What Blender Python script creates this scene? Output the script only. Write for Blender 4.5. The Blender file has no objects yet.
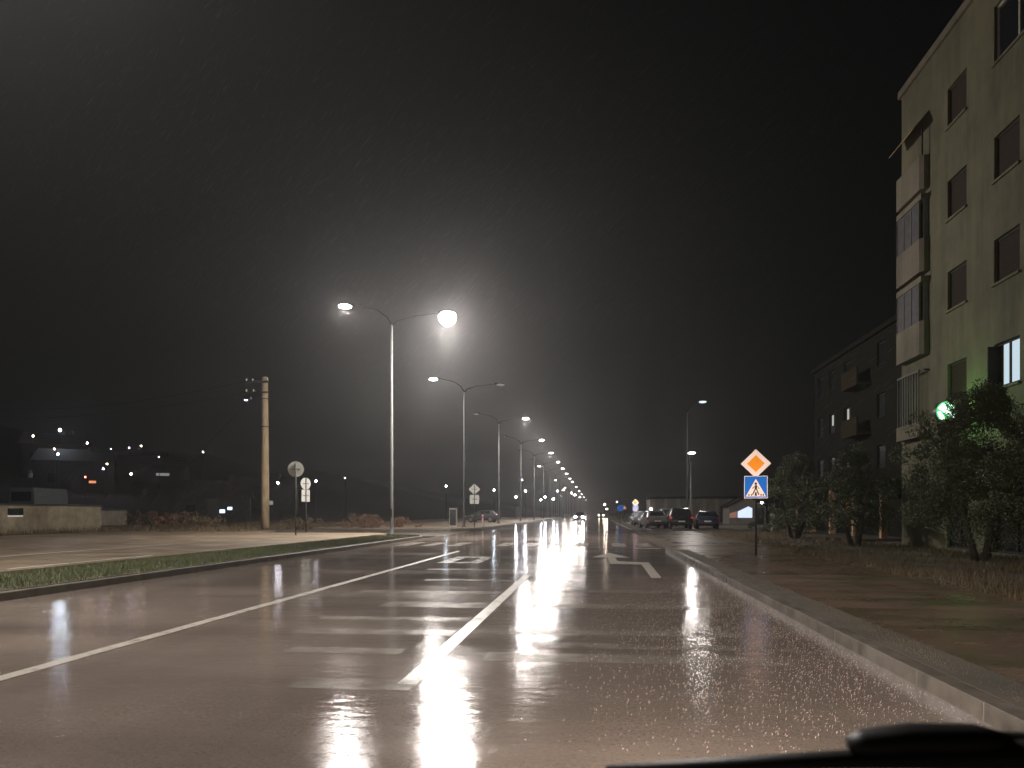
import bpy, math, random
import numpy as np
from mathutils import Vector, Matrix
random.seed(7); rng = np.random.default_rng(7)
R = math.radians
S = bpy.context.scene
C = S.collection

# ---------------------------------------------------------------- camera, sky, exposure
cam_d = bpy.data.cameras.new('camera'); cam = bpy.data.objects.new('camera', cam_d); C.objects.link(cam)
cam.location = (0, 0, 1.3); cam.rotation_euler = (R(90), 0, R(6.234))
cam_d.sensor_width = 36; cam_d.lens = 36 * 769 / 1024; cam_d.shift_y = (513 - 384) / 1024
cam_d.dof.use_dof = True; cam_d.dof.focus_distance = 30; cam_d.dof.aperture_fstop = 5.5
cam_d.clip_start = 0.05; cam_d.clip_end = 3000
S.camera = cam
W = bpy.data.worlds.new("World"); S.world = W; W.use_nodes = True
wn = W.node_tree.nodes; wl = W.node_tree.links
bg = wn['Background']; sky = wn.new('ShaderNodeTexSky'); sky.sky_type = 'NISHITA'; sky.sun_disc = False
sky.sun_elevation = R(3); sky.sun_rotation = R(200)
hs = wn.new('ShaderNodeHueSaturation'); hs.inputs['Saturation'].default_value = 0.15
wl.new(sky.outputs[0], hs.inputs['Color']); wl.new(hs.outputs[0], bg.inputs[0]); bg.inputs[1].default_value = 0.0012
S.view_settings.view_transform = 'Standard'; S.view_settings.look = 'None'
S.view_settings.exposure = 0.0; S.view_settings.gamma = 1
S.cycles.use_denoising = True
S.cycles.max_bounces = 6; S.cycles.diffuse_bounces = 2; S.cycles.glossy_bounces = 3; S.cycles.volume_bounces = 0
S.cycles.sample_clamp_direct = 0; S.cycles.sample_clamp_indirect = 4
LAMP_W = 3600          # street lamp power, all round
DOWN_W = 11000          # the beam its optics throw down
LAMP_COL = (1.0, 0.925, 0.86)
HEAD_W = 900           # own headlights

# ---------------------------------------------------------------- materials
MATS = {}
def nt(name):
    m = bpy.data.materials.new(name); m.use_nodes = True
    return m, m.node_tree.nodes, m.node_tree.links, m.node_tree.nodes['Principled BSDF']
def pm(name, col, rough=.6, var=.25, scale=6, metal=0, bump=0, spec=.5, rvar=0, col2=None, stretch=(1, 1, 1)):
    if name in MATS: return MATS[name]
    m, n, l, b = nt(name)
    tc = n.new('ShaderNodeTexCoord'); mp = n.new('ShaderNodeMapping'); mp.inputs['Scale'].default_value = stretch
    l.new(tc.outputs['Object'], mp.inputs[0])
    nz = n.new('ShaderNodeTexNoise'); nz.inputs['Scale'].default_value = scale; nz.inputs['Detail'].default_value = 6
    nz.inputs['Roughness'].default_value = .65
    l.new(mp.outputs[0], nz.inputs['Vector'])
    cr = n.new('ShaderNodeValToRGB'); cr.color_ramp.elements[0].position = .3; cr.color_ramp.elements[1].position = .7
    c2 = col2 or tuple(min(1, c * (1 + var)) for c in col)
    c1 = tuple(c * (1 - var) for c in col)
    cr.color_ramp.elements[0].color = (*c1, 1); cr.color_ramp.elements[1].color = (*c2, 1)
    l.new(nz.outputs[0], cr.inputs[0]); l.new(cr.outputs[0], b.inputs['Base Color'])
    b.inputs['Roughness'].default_value = rough; b.inputs['Metallic'].default_value = metal
    b.inputs['Specular IOR Level'].default_value = spec
    if rvar:
        mr = n.new('ShaderNodeMapRange'); mr.inputs[1].default_value = .3; mr.inputs[2].default_value = .7
        mr.inputs[3].default_value = rough - rvar; mr.inputs[4].default_value = rough + rvar
        nz2 = n.new('ShaderNodeTexNoise'); nz2.inputs['Scale'].default_value = scale * .6; nz2.inputs['Detail'].default_value = 4
        l.new(mp.outputs[0], nz2.inputs['Vector']); l.new(nz2.outputs[0], mr.inputs[0]); l.new(mr.outputs[0], b.inputs['Roughness'])
    if bump:
        bp = n.new('ShaderNodeBump'); bp.inputs['Strength'].default_value = bump; bp.inputs['Distance'].default_value = .02
        l.new(nz.outputs[0], bp.inputs['Height']); l.new(bp.outputs[0], b.inputs['Normal'])
    MATS[name] = m; return m
def em(name, col, strength, nosample=False):
    if name in MATS: return MATS[name]
    m, n, l, b = nt(name)
    n.remove(b); e = n.new('ShaderNodeEmission'); e.inputs[0].default_value = (*col, 1); e.inputs[1].default_value = strength
    l.new(e.outputs[0], n['Material Output'].inputs[0])
    if nosample: m.cycles.emission_sampling = 'NONE'
    MATS[name] = m; return m

def wet_asphalt(name, base, rlo, rhi, bumpd, mottle=None):
    """wet road: dark aggregate, water film of uneven depth, rain-rippled surface"""
    m, n, l, b = nt(name)
    tc = n.new('ShaderNodeTexCoord')
    def noise(scale, st=(1, 1, 1), det=4, rough=.6):
        mp = n.new('ShaderNodeMapping'); mp.inputs['Scale'].default_value = st; l.new(tc.outputs['Object'], mp.inputs[0])
        z = n.new('ShaderNodeTexNoise'); z.inputs['Scale'].default_value = scale; z.inputs['Detail'].default_value = det
        z.inputs['Roughness'].default_value = rough; l.new(mp.outputs[0], z.inputs['Vector']); return z
    big = noise(.35, (.35, 1.6, 1), 5)
    agg = noise(38, (1, 1, 1), 6, .75)
    track = noise(.8, (1.0, .05, 1), 3)
    ad = n.new('ShaderNodeMath'); ad.operation = 'MULTIPLY_ADD'; ad.inputs[1].default_value = .35
    l.new(track.outputs[0], ad.inputs[0])
    sc = n.new('ShaderNodeMath'); sc.operation = 'MULTIPLY'; sc.inputs[1].default_value = .65; l.new(big.outputs[0], sc.inputs[0]); l.new(sc.outputs[0], ad.inputs[2])
    mr = n.new('ShaderNodeMapRange'); mr.inputs[1].default_value = .38; mr.inputs[2].default_value = .62
    mr.inputs[3].default_value = rlo; mr.inputs[4].default_value = rhi
    l.new(ad.outputs[0], mr.inputs[0]); l.new(mr.outputs[0], b.inputs['Roughness'])
    cr = n.new('ShaderNodeValToRGB'); cr.color_ramp.elements[0].position = .32; cr.color_ramp.elements[1].position = .68
    cr.color_ramp.elements[0].color = (*[c * .42 for c in base], 1); cr.color_ramp.elements[1].color = (*[c * 1.5 for c in base], 1)
    mix = n.new('ShaderNodeMath'); mix.operation = 'MULTIPLY_ADD'; mix.inputs[1].default_value = .5
    l.new(agg.outputs[0], mix.inputs[0])
    s2 = n.new('ShaderNodeMath'); s2.operation = 'MULTIPLY'; s2.inputs[1].default_value = .5; l.new(ad.outputs[0], s2.inputs[0]); l.new(s2.outputs[0], mix.inputs[2])
    l.new(mix.outputs[0], cr.inputs[0]); l.new(cr.outputs[0], b.inputs['Base Color'])
    if mottle:                                       # moss and washed-in soil in irregular patches
        mo = noise(.9, (.6, 1.5, 1), 7, .7); mk = n.new('ShaderNodeMapRange'); mk.inputs[1].default_value = .48; mk.inputs[2].default_value = .6; l.new(mo.outputs[0], mk.inputs[0])
        mx = n.new('ShaderNodeMix'); mx.data_type = 'RGBA'; mx.inputs[7].default_value = (*mottle, 1); l.new(mk.outputs[0], mx.inputs[0]); l.new(cr.outputs[0], mx.inputs[6]); l.new(mx.outputs[2], b.inputs['Base Color'])
    b.inputs['IOR'].default_value = 1.36
    rip = noise(11, (1, 1, 1), 7, .62); swell = noise(2.2, (.7, 1.3, 1), 2)
    h = n.new('ShaderNodeMath'); h.operation = 'MULTIPLY_ADD'; h.inputs[1].default_value = 2.0
    l.new(swell.outputs[0], h.inputs[0]); l.new(rip.outputs[0], h.inputs[2])
    bp = n.new('ShaderNodeBump'); bp.inputs['Strength'].default_value = 1; bp.inputs['Distance'].default_value = bumpd
    l.new(h.outputs[0], bp.inputs['Height']); l.new(bp.outputs[0], b.inputs['Normal'])
    MATS[name] = m; return m

M_road = wet_asphalt('wet_asphalt', (.122, .098, .082), .05, .16, .0024)
M_side = wet_asphalt('wet_side_asphalt', (.075, .062, .05), .2, .42, .004)
M_pave = wet_asphalt('wet_pavement', (.11, .074, .052), .15, .45, .003, mottle=(.055, .05, .026))
M_tan = pm('wet_tan_paving', (.155, .118, .08), .5, .45, .8, bump=.3, rvar=.15)
M_soil = pm('dark_soil', (.045, .036, .024), .9, .4, 1.5, bump=.5)
M_kerb = pm('wet_kerb_concrete', (.085, .073, .06), .4, .5, 3.5, bump=.3, rvar=.15)
M_conc = pm('concrete', (.27, .24, .19), .8, .3, 2.2, bump=.4)
M_galv = pm('galvanised_steel', (.04, .04, .038), .75, .3, 8, spec=.3)
M_dark = pm('dark_metal', (.03, .03, .03), .4, .2, 10, metal=.3)
M_arm = pm('blacked_out_arm', (.004, .004, .004), .95, .2, 8, spec=.0)  # darkness put into the colour: arms and heads near black beside lit lenses
M_black = pm('black_rubber', (.012, .012, .012), .5, .3, 30)
M_signback = pm('sign_back_aluminium', (.5, .5, .46), .5, .12, 6, metal=.35)
M_lens = em('lamp_lens', (1, .96, .92), 25, True)
M_lensdim = em('dim_lamp_lens', (.8, .9, 1), 1.2, True)
M_off = pm('unlit_lens', (.5, .5, .5), .2)

# ---------------------------------------------------------------- mesh building
class MB:
    def __init__(s): s.v = []; s.f = []
    def add(s, vs, fs):
        o = len(s.v); s.v += [tuple(p) for p in vs]; s.f += [tuple(i + o for i in f) for f in fs]; return s
    def quad(s, a, b, c, d): return s.add([a, b, c, d], [(0, 1, 2, 3)])
    def box(s, x0, x1, y0, y1, z0, z1):
        return s.add([(x0, y0, z0), (x1, y0, z0), (x1, y1, z0), (x0, y1, z0), (x0, y0, z1), (x1, y0, z1), (x1, y1, z1), (x0, y1, z1)],
                     [(3, 2, 1, 0), (4, 5, 6, 7), (0, 1, 5, 4), (1, 2, 6, 5), (2, 3, 7, 6), (3, 0, 4, 7)])
    def tube(s, pts, rad, n=10, cap=True):
        pts = [Vector(p) for p in pts]; k = len(pts)
        if not hasattr(rad, '__len__'): rad = [rad] * k
        vs = []; up = Vector((0, 0, 1))
        for i, p in enumerate(pts):
            d = (pts[min(i + 1, k - 1)] - pts[max(i - 1, 0)]).normalized()
            a = d.cross(up if abs(d.z) < .9 else Vector((0, 1, 0))).normalized(); b = d.cross(a)
            for j in range(n):
                t = 2 * math.pi * j / n; vs.append(p + (a * math.cos(t) + b * math.sin(t)) * rad[i])
        fs = [(i * n + j, i * n + (j + 1) % n, (i + 1) * n + (j + 1) % n, (i + 1) * n + j) for i in range(k - 1) for j in range(n)]
        if cap: fs += [tuple(range(n - 1, -1, -1)), tuple((k - 1) * n + j for j in range(n))]
        return s.add(vs, fs)
    def prism(s, poly, y0, y1):               # polygon in xz extruded along y
        k = len(poly)
        return s.add([(x, y0, z) for x, z in poly] + [(x, y1, z) for x, z in poly],
                     [tuple(range(k)), tuple(range(2 * k - 1, k - 1, -1))] + [(i, i + k, (i + 1) % k + k, (i + 1) % k) for i in range(k)])
    def flat(s, poly, z0, z1):                # polygon in xy extruded along z
        k = len(poly)
        return s.add([(x, y, z0) for x, y in poly] + [(x, y, z1) for x, y in poly],
                     [tuple(range(k - 1, -1, -1)), tuple(range(k, 2 * k))] + [(i, (i + 1) % k, (i + 1) % k + k, i + k) for i in range(k)])
    def build(s, name, mat, parent=None, smooth=False, bevel=0):
        me = bpy.data.meshes.new(name); me.from_pydata(s.v, [], s.f); me.materials.append(mat)
        if smooth: me.polygons.foreach_set('use_smooth', [True] * len(me.polygons))
        me.update(); o = bpy.data.objects.new(name, me); C.objects.link(o)
        if parent: o.parent = parent
        if bevel:
            bv = o.modifiers.new('bevel', 'BEVEL'); bv.width = bevel; bv.segments = 2; bv.limit_method = 'ANGLE'
        return o
def np_mesh(name, V, F, mat, parent=None):
    me = bpy.data.meshes.new(name); n, k = F.shape
    me.vertices.add(len(V)); me.vertices.foreach_set('co', V.astype(np.float32).ravel())
    me.loops.add(n * k); me.loops.foreach_set('vertex_index', F.astype(np.int32).ravel())
    me.polygons.add(n); me.polygons.foreach_set('loop_start', np.arange(0, n * k, k, dtype=np.int32))
    me.update(calc_edges=True); me.materials.append(mat)
    o = bpy.data.objects.new(name, me); C.objects.link(o)
    if parent: o.parent = parent
    return o
def empty(name, loc, rz=0):
    o = bpy.data.objects.new(name, None); C.objects.link(o); o.location = loc; o.rotation_euler = (0, 0, rz); o.empty_display_size = .2; return o
def tag(o, label=None, cat=None, group=None, kind=None):
    if label: o['label'] = label
    if cat: o['category'] = cat
    if group: o['group'] = group
    if kind: o['kind'] = kind
    return o
def children(o): return [c for c in ALLKIDS.get(o.name, [])] if False else list(o.children)
def copy_tree(o, parent=None):
    c = o.copy(); C.objects.link(c); c.parent = parent
    if parent: c.matrix_parent_inverse = o.matrix_parent_inverse
    for ch in list(o.children): copy_tree(ch, c)
    return c
def disc(r, n=28): return [(r * math.cos(2 * math.pi * i / n), r * math.sin(2 * math.pi * i / n)) for i in range(n)]
def sstep(a, b, x):
    t = np.clip((x - a) / (b - a), 0, 1); return t * t * (3 - 2 * t)

# ---------------------------------------------------------------- ground
RK, LK = 2.4, -8.7                    # kerb faces either side of the road
def gh(x, y):
    x = np.asarray(x, float); y = np.asarray(y, float)
    h = -.08 + .25 * sstep(-17, -21, x) + .1 * sstep(-28, -34, x) + .18 * sstep(9.5, 12, x)
    hill = np.clip(-x - 42, 0, 400) * .17 * sstep(45, 85, y) * (1 + .12 * np.sin(x * .05 + y * .03))
    return h + np.minimum(hill, 42)
xs = np.unique(np.concatenate([np.linspace(-520, -120, 22), np.linspace(-120, -30, 36), np.linspace(-30, 16, 47), np.linspace(16, 520, 24)]))
ys = np.unique(np.concatenate([np.linspace(-60, 0, 8), np.linspace(0, 200, 70), np.linspace(200, 880, 30)]))
X, Y = np.meshgrid(xs, ys); V = np.stack([X, Y, gh(X, Y)], -1).reshape(-1, 3)
nx, ny = len(xs), len(ys); ii, jj = np.meshgrid(np.arange(nx - 1), np.arange(ny - 1)); q = (jj * nx + ii).ravel()
tag(np_mesh('ground', V, np.stack([q, q + 1, q + 1 + nx, q + nx], 1), M_soil), kind='structure')

def sheet(name, polys, z, mat, thick=.0):
    b = MB()
    for p in polys:
        if thick: b.flat(p, z - thick, z)
        else: b.add([(x, y, z) for x, y in p], [tuple(range(len(p)))])
    return tag(b.build(name, mat), kind='structure')
def rect(x0, x1, y0, y1): return [(x0, y0), (x1, y0), (x1, y1), (x0, y1)]
sheet('road', [rect(LK - .05, RK + .05, -40, 860)], 0.0, M_road)
sheet('side_road', [rect(-20, LK - .06, 42.2, 54)], -.004, M_side)
sheet('side_street', [[(RK + .06, 28.6), (7.4, 28.6), (8.2, 36), (8.6, 46), (10.5, 50), (70, 50), (70, 57), (RK + .06, 57)]], -.004, M_side)
sheet('parking_area', [rect(4.2, 26, 57.2, 104)], .05, M_side, .12)
# kerbs
kb = MB()
def kerb_run(pts, w, z):                      # run of kerb stones with fine joints
    for (ax, ay), (bx, by) in zip(pts[:-1], pts[1:]):
        L = math.hypot(bx - ax, by - ay); n = max(1, int(L / 1.0)); dx, dy = (bx - ax) / L, (by - ay) / L; px, py = -dy, dx
        for i in range(n):
            s0, s1 = L * i / n + .002, L * (i + 1) / n - .002; j = random.uniform(-.002, .002); zz = z + random.uniform(-.003, .003)
            p = [(ax + dx * s0 + px * (j), ay + dy * s0 + py * j), (ax + dx * s1 + px * j, ay + dy * s1 + py * j),
                 (ax + dx * s1 + px * (w + j), ay + dy * s1 + py * (w + j)), (ax + dx * s0 + px * (w + j), ay + dy * s0 + py * (w + j))]
            kb.flat(p[::1], -.05, zz)
kerb_run([(RK + .13, 0 - 10), (RK + .13, 27.2), (RK + .55, 28.1), (RK + 1.3, 28.6), (7.3, 28.6)], .13, .125)
tag(kb.build('kerb', M_kerb, bevel=.004), kind='structure'); kb = MB()
kerb_run([(LK, -10), (LK, 38), (LK - .5, 40.2), (LK - 1.7, 41.8), (LK - 3.2, 42.2), (-20, 42.2)], .14, .13)
kerb_run([(-20, 54), (LK - 3.2, 54), (LK - 1.7, 54.4), (LK - .5, 55.9), (LK, 58), (LK, 200)], .14, .13)
tag(kb.build('left_kerb', pm('dark_wet_kerb', (.075, .065, .05), .5, .4, 3, bump=.4), bevel=.012), kind='structure'); kb = MB()
kerb_run([(4.2, 104), (4.2, 57.15), (26, 57.15)][::-1], .14, .1)
tag(kb.build('parking_kerb', M_kerb, bevel=.012), kind='structure')
# pavements and verges
sheet('pavement', [[(RK + .14, -10), (6.0, -10), (6.0, 24), (7.2, 28.4), (RK + 1.35, 28.4), (RK + .5, 27.8), (RK + .14, 27)]], .118, M_pave, .2)
sheet('left_pavement', [[(LK - 2.45, -30), (LK - 2.45, 40.2), (LK - 3.3, 42.05), (-29, 42.05), (-29, -30)], rect(-28, -20, 42.06, 47),
                        [(LK - .15, 58), (LK - .65, 55.9), (LK - 1.8, 54.6), (LK - 3.2, 54.2), (-29, 54.2), (-29, 200), (LK - .15, 200)]], .19, M_tan, .3)
sheet('left_verge', [rect(LK - 2.46, LK - .15, -30, 38)], .135, M_soil, .2)
sheet('right_verge', [[(6.01, -10), (11, -10), (11, 49.5), (10.5, 49.3), (8.7, 46), (8.3, 36), (7.4, 28.4), (6.01, 24)]], .122, M_soil, .2)
sheet('verge_strip', [rect(RK + .14, RK + .52, -6, 25)], .128, M_soil, .1)
M_edge = pm('pale_edging', (.5, .45, .36), .5, .25, 4)
sheet('edging', [rect(-11.6, -11.48, 14, 19), rect(-15.1, -14.95, 8, 26)], .196, M_edge)

# ---------------------------------------------------------------- painted markings
def paint_mat(name, col, wear, rough=.36, soft=.18):
    m, n, l, b = nt(name)
    tc = n.new('ShaderNodeTexCoord'); nz = n.new('ShaderNodeTexNoise'); nz.inputs['Scale'].default_value = 3.2; nz.inputs['Detail'].default_value = 8
    nz.inputs['Roughness'].default_value = .75; l.new(tc.outputs['Object'], nz.inputs['Vector'])
    cr = n.new('ShaderNodeValToRGB'); cr.color_ramp.elements[0].position = wear; cr.color_ramp.elements[1].position = wear + soft
    cr.color_ramp.elements[0].color = (0, 0, 0, 1); cr.color_ramp.elements[1].color = (1, 1, 1, 1)
    l.new(nz.outputs[0], cr.inputs[0]); l.new(cr.outputs[0], b.inputs['Alpha']); b.inputs['Base Color'].default_value = (*col, 1)
    b.inputs['Roughness'].default_value = rough; b.inputs['IOR'].default_value = 1.4; b.inputs['Specular IOR Level'].default_value = .3
    MATS[name] = m; return m
M_line = paint_mat('road_paint', (.25, .23, .2), .3)
M_worn = paint_mat('worn_road_paint', (.24, .215, .18), .38, .25, .4)
M_zebra = paint_mat('faded_crossing_paint', (.24, .22, .19), .34, .3, .3)
M_arrow = paint_mat('arrow_paint', (.34, .31, .27), .26)
sheet('lane_line', [rect(-4.72, -4.57, -5, 26), rect(-1.5, -1.35, 5.7, 16), rect(2.62, 2.78, 60, 140)] + [rect(-1.5, -1.35, y, y + 4) for y in range(40, 200, 10)], .004, M_line)
sheet('edge_line', [rect(1.45, 2.38, 28.3, 28.9)], .004, M_line)
strips = []
for y0, w, a, b_ in ((5.5, .36, -2.3, -1.36), (6.9, .3, -2.9, -1.8), (8.0, .35, -3.3, -1.52), (9.1, .3, -3.4, -1.52), (10.4, .6, -3.0, -1.52), (12.2, .4, -3.9, -1.52), (14.5, .4, -3.3, -1.52), (17.2, .5, -3.9, -1.7),
                     (6.7, .4, -1.0, 1.7), (8.2, .35, -.9, 1.6), (10.5, .5, -.9, 1.3), (12.6, .5, -.6, 1.2), (7.4, .3, -.7, 1.9)):
    strips.append(rect(a, b_, y0, y0 + w))
sheet('rumble_strip_marking', strips, .004, M_worn)
# pedestrian crossing bars and the box marking
zb = [rect(x, x + .55, 29.8, 33.2) for x in (-8.0, -6.95, -5.9, -3.95, -2.9, -1.9, -.86, .64, 1.65)]
sheet('crossing_marking', zb + [rect(-4.1, -3.0, 19.6, 20.1), rect(-4.1, -3.0, 22.0, 22.6), rect(-4.1, -3.75, 20.1, 22.0), rect(-3.3, -3.0, 20.1, 22.0)], .004, M_zebra)
sheet('arrow_marking', [[(1.1, 15.6), (1.3, 15.6), (1.38, 20.4), (.58, 20.9), (.55, 22.6), (1.0, 22.6), (.42, 25.2), (-.12, 22.6), (.33, 22.6), (.36, 19.8), (1.14, 19.6)]], .004, M_arrow)
sheet('stripe_marking', [rect(-8.4, -7.0, 58 + 3 * i, 58.6 + 3 * i) for i in range(4)], .004, M_line)

# ---------------------------------------------------------------- grass
def blades(name, pts, hmin, hmax, w, mat, lean=.5):
    n = len(pts); a = rng.uniform(0, 2 * np.pi, n); h = rng.uniform(hmin, hmax, n); ww = w * rng.uniform(.6, 1.3, n)
    dx, dy = np.cos(a) * ww, np.sin(a) * ww; la = rng.uniform(0, 2 * np.pi, n); ll = h * rng.uniform(0, lean, n)
    V = np.empty((n, 3, 3)); V[:, 0] = pts + np.stack([dx, dy, 0 * h], 1); V[:, 1] = pts - np.stack([dx, dy, 0 * h], 1)
    V[:, 2] = pts + np.stack([np.cos(la) * ll, np.sin(la) * ll, h], 1)
    return tag(np_mesh(name, V.reshape(-1, 3), np.arange(n * 3).reshape(n, 3), mat), kind='stuff')
def scatter(n, x0, x1, y0, y1, z, power=1.0, clump=0):
    x = rng.uniform(x0, x1, n); y = y0 + (y1 - y0) * rng.uniform(0, 1, n) ** power
    if clump:
        k = np.sin(x * 1.7 + 2 * np.sin(y * .6)) * np.sin(y * 1.1 + 1.3 * np.sin(x * .9)) + rng.normal(0, .35, n); m = k > -clump; x, y = x[m], y[m]
    return np.stack([x, y, np.full(len(x), z)], 1)
M_grass = pm('green_grass', (.06, .085, .022), .6, .4, 1.2, col2=(.095, .105, .035))
M_dry = pm('dry_grass', (.115, .087, .042), .75, .45, .7, col2=(.12, .085, .04))
g = tag(blades('verge_grass', scatter(56000, LK - 2.47, LK - .16, 5, 38, .13, 1.3), .03, .1, .006, M_grass, .9), 'short wet green grass strip between the left kerb and the paving', 'grass')
g = tag(blades('wild_grass', np.concatenate([scatter(60000, 6.05, 11, 6, 49, .12, 1.2, .4), scatter(14000, 5.7, 6.5, 6, 26, .12, 1.2, .2)]), .03, .17, .006, M_dry, .8), 'unkempt brownish grass beside the right pavement', 'grass')
g = tag(blades('strip_grass', scatter(15000, RK + .2, RK + .55, 3.5, 25, .12, 1.4, .3), .006, .03, .0025, M_dry, .9), 'thin grass growing along the back of the right kerb', 'grass')
g = tag(blades('rough_grass', np.concatenate([scatter(16000, -34, -20, 41, 75, .2, 1, .3), scatter(5000, -34, -28, 30, 42, .2, 1, .2)]) + np.array([0, 0, .02]), .1, .45, .012, M_dry, .7), 'rough dead grass behind the left paving', 'grass')

# ---------------------------------------------------------------- street lamps
def spot(name, loc, W_, col, parent, size=R(164), blend=.25, rad=.16, rot=(0, 0, 0)):
    d = bpy.data.lights.new(name, 'SPOT'); d.energy = W_; d.color = col; d.spot_size = size; d.spot_blend = blend; d.shadow_soft_size = rad
    o = bpy.data.objects.new(name, d); C.objects.link(o); o.location = loc; o.rotation_euler = rot; o.parent = parent; return o
def street_lamp(x, y, z0, lit, label, power=1.0, two=True, H=10.75, group='street lamps receding along the left side', glow=1.0):
    r = empty('street_lamp', (x, y, z0)); tag(r, label, 'street lamp', group)
    MB().tube([(0, 0, .0), (0, 0, .02), (0, 0, .5), (0, 0, .52), (0, 0, H)], [.17, .11, .1, .09, .052], 12).build('pole', M_galv, r, True)
    b = MB().box(-.19, .19, -.19, .19, -.02, .025)
    for sx in (-1, 1):
        for sy in (-1, 1): b.tube([(sx * .14, sy * .14, .02), (sx * .14, sy * .14, .07)], .018, 6)
    b.build('base_plate', M_galv, r)
    MB().box(-.05, .05, -.125, -.085, .9, 1.3).build('access_door', M_dark, r)
    arms = [(2.85, .55)] + ([(-2.35, 1.1)] if two else [])
    for i, (ax, az) in enumerate(arms):
        s = 1 if ax > 0 else -1
        MB().tube([(0, 0, H - .05), (ax * .1, 0, H + az * .35), (ax * .35, 0, H + az * .72), (ax * .9, 0, H + az)], [.045, .028, .018, .014], 8).build('arm', M_arm, r, True)
        h = MB(); x0, x1 = ax * .86, ax * .86 + s * .75
        h.add([(x0, -.08, H + az - .04), (x1, -.13, H + az - .02), (x1, .13, H + az - .02), (x0, .08, H + az - .04),
               (x0, -.06, H + az + .06), (x1, -.06, H + az + .03), (x1, .06, H + az + .03), (x0, .06, H + az + .06)],
              [(0, 1, 2, 3), (7, 6, 5, 4), (0, 4, 5, 1), (1, 5, 6, 2), (2, 6, 7, 3), (3, 7, 4, 0)])
        head = h.build('lamp_head', M_arm, r, bevel=.02)
        on = lit[i]
        lx0, lx1 = x0 + s * .2, x1 - s * .05; cx = (lx0 + lx1) / 2; zz = H + az - .1
        pl_ = MB(); dd = .2 if glow > 2 and ax > 0 else 0; pl_.tube([(cx, 0, zz + .075), (cx, 0, zz + .03 - dd * .5), (cx, 0, zz - .03 - dd * 1.5), (cx, 0, zz - .07 - dd * 2.4)], [q_ * (1.35 if dd else 1) for q_ in (.26, .33, .3, .14)], 14)  # nearest lamp's road-side lens enlarged, glare built into its shape
        lens = pl_.build('lens', (M_lens if on > .1 else M_lensdim) if on else M_off, head, True)
        if on:
            d = bpy.data.lights.new('lamp_light', 'POINT'); d.energy = LAMP_W * power * on * glow; d.color = LAMP_COL; d.shadow_soft_size = .16
            o = bpy.data.objects.new('lamp_light', d); C.objects.link(o); o.location = (cx, 0, zz - .12 - dd * 2.5); o.parent = r
            spot('lamp_beam', (cx, 0, zz - .1 - dd * 2.5), DOWN_W * power * on, LAMP_COL, r, size=R(142), blend=.5)
    return r
PY = [38.5, 60.2, 82, 106.5, 129.5, 153, 175, 198, 222, 246, 270, 294, 320, 348, 376, 406, 440, 480, 525, 580]
nth = ['tall double armed street lamp nearest the camera, both heads lit, beside the grass verge', 'second double armed street lamp, only left head lit, by a diamond sign',
       'third street lamp counting away from the tall nearest one, right head lit'] + \
      ['%s street lamp counting away from the tall nearest one in the receding row' % w for w in
       'fourth fifth sixth seventh eighth ninth tenth eleventh twelfth thirteenth fourteenth fifteenth sixteenth seventeenth eighteenth nineteenth last'.split()]
street_lamp(-10.4, 8, .19, (1, .5), 'street lamp beside the green verge, its head just above the upper left of the view', glow=.12)
for k, y in enumerate(PY):
    lit = (1, .16) if k == 0 else (0, .55) if k == 1 else (1, 0) if k < 5 else (1, .4) if k in (6, 9) else (1, 0) if k % 2 else (.8, 0) if k < 9 else (0, 0) if k % 4 else (0, .6)
    street_lamp(-10.4, y, .19 if y < 200 else 0, lit, nth[k], power=1 if k < 5 else .5, glow=3.2 if k == 0 else .6 if k < 5 else .4)
street_lamp(8.1, 70, .05, (0.05, 0), 'tall dim street lamp on the right, standing behind the parked black car', two=False, H=10.3, group=None).rotation_euler.z = R(-70)
street_lamp(9.0, 75, .05, (.12, 0), 'shorter bright street lamp right of the tall dim one above parked cars', two=False, H=6.3, group=None).rotation_euler.z = R(-95)

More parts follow.
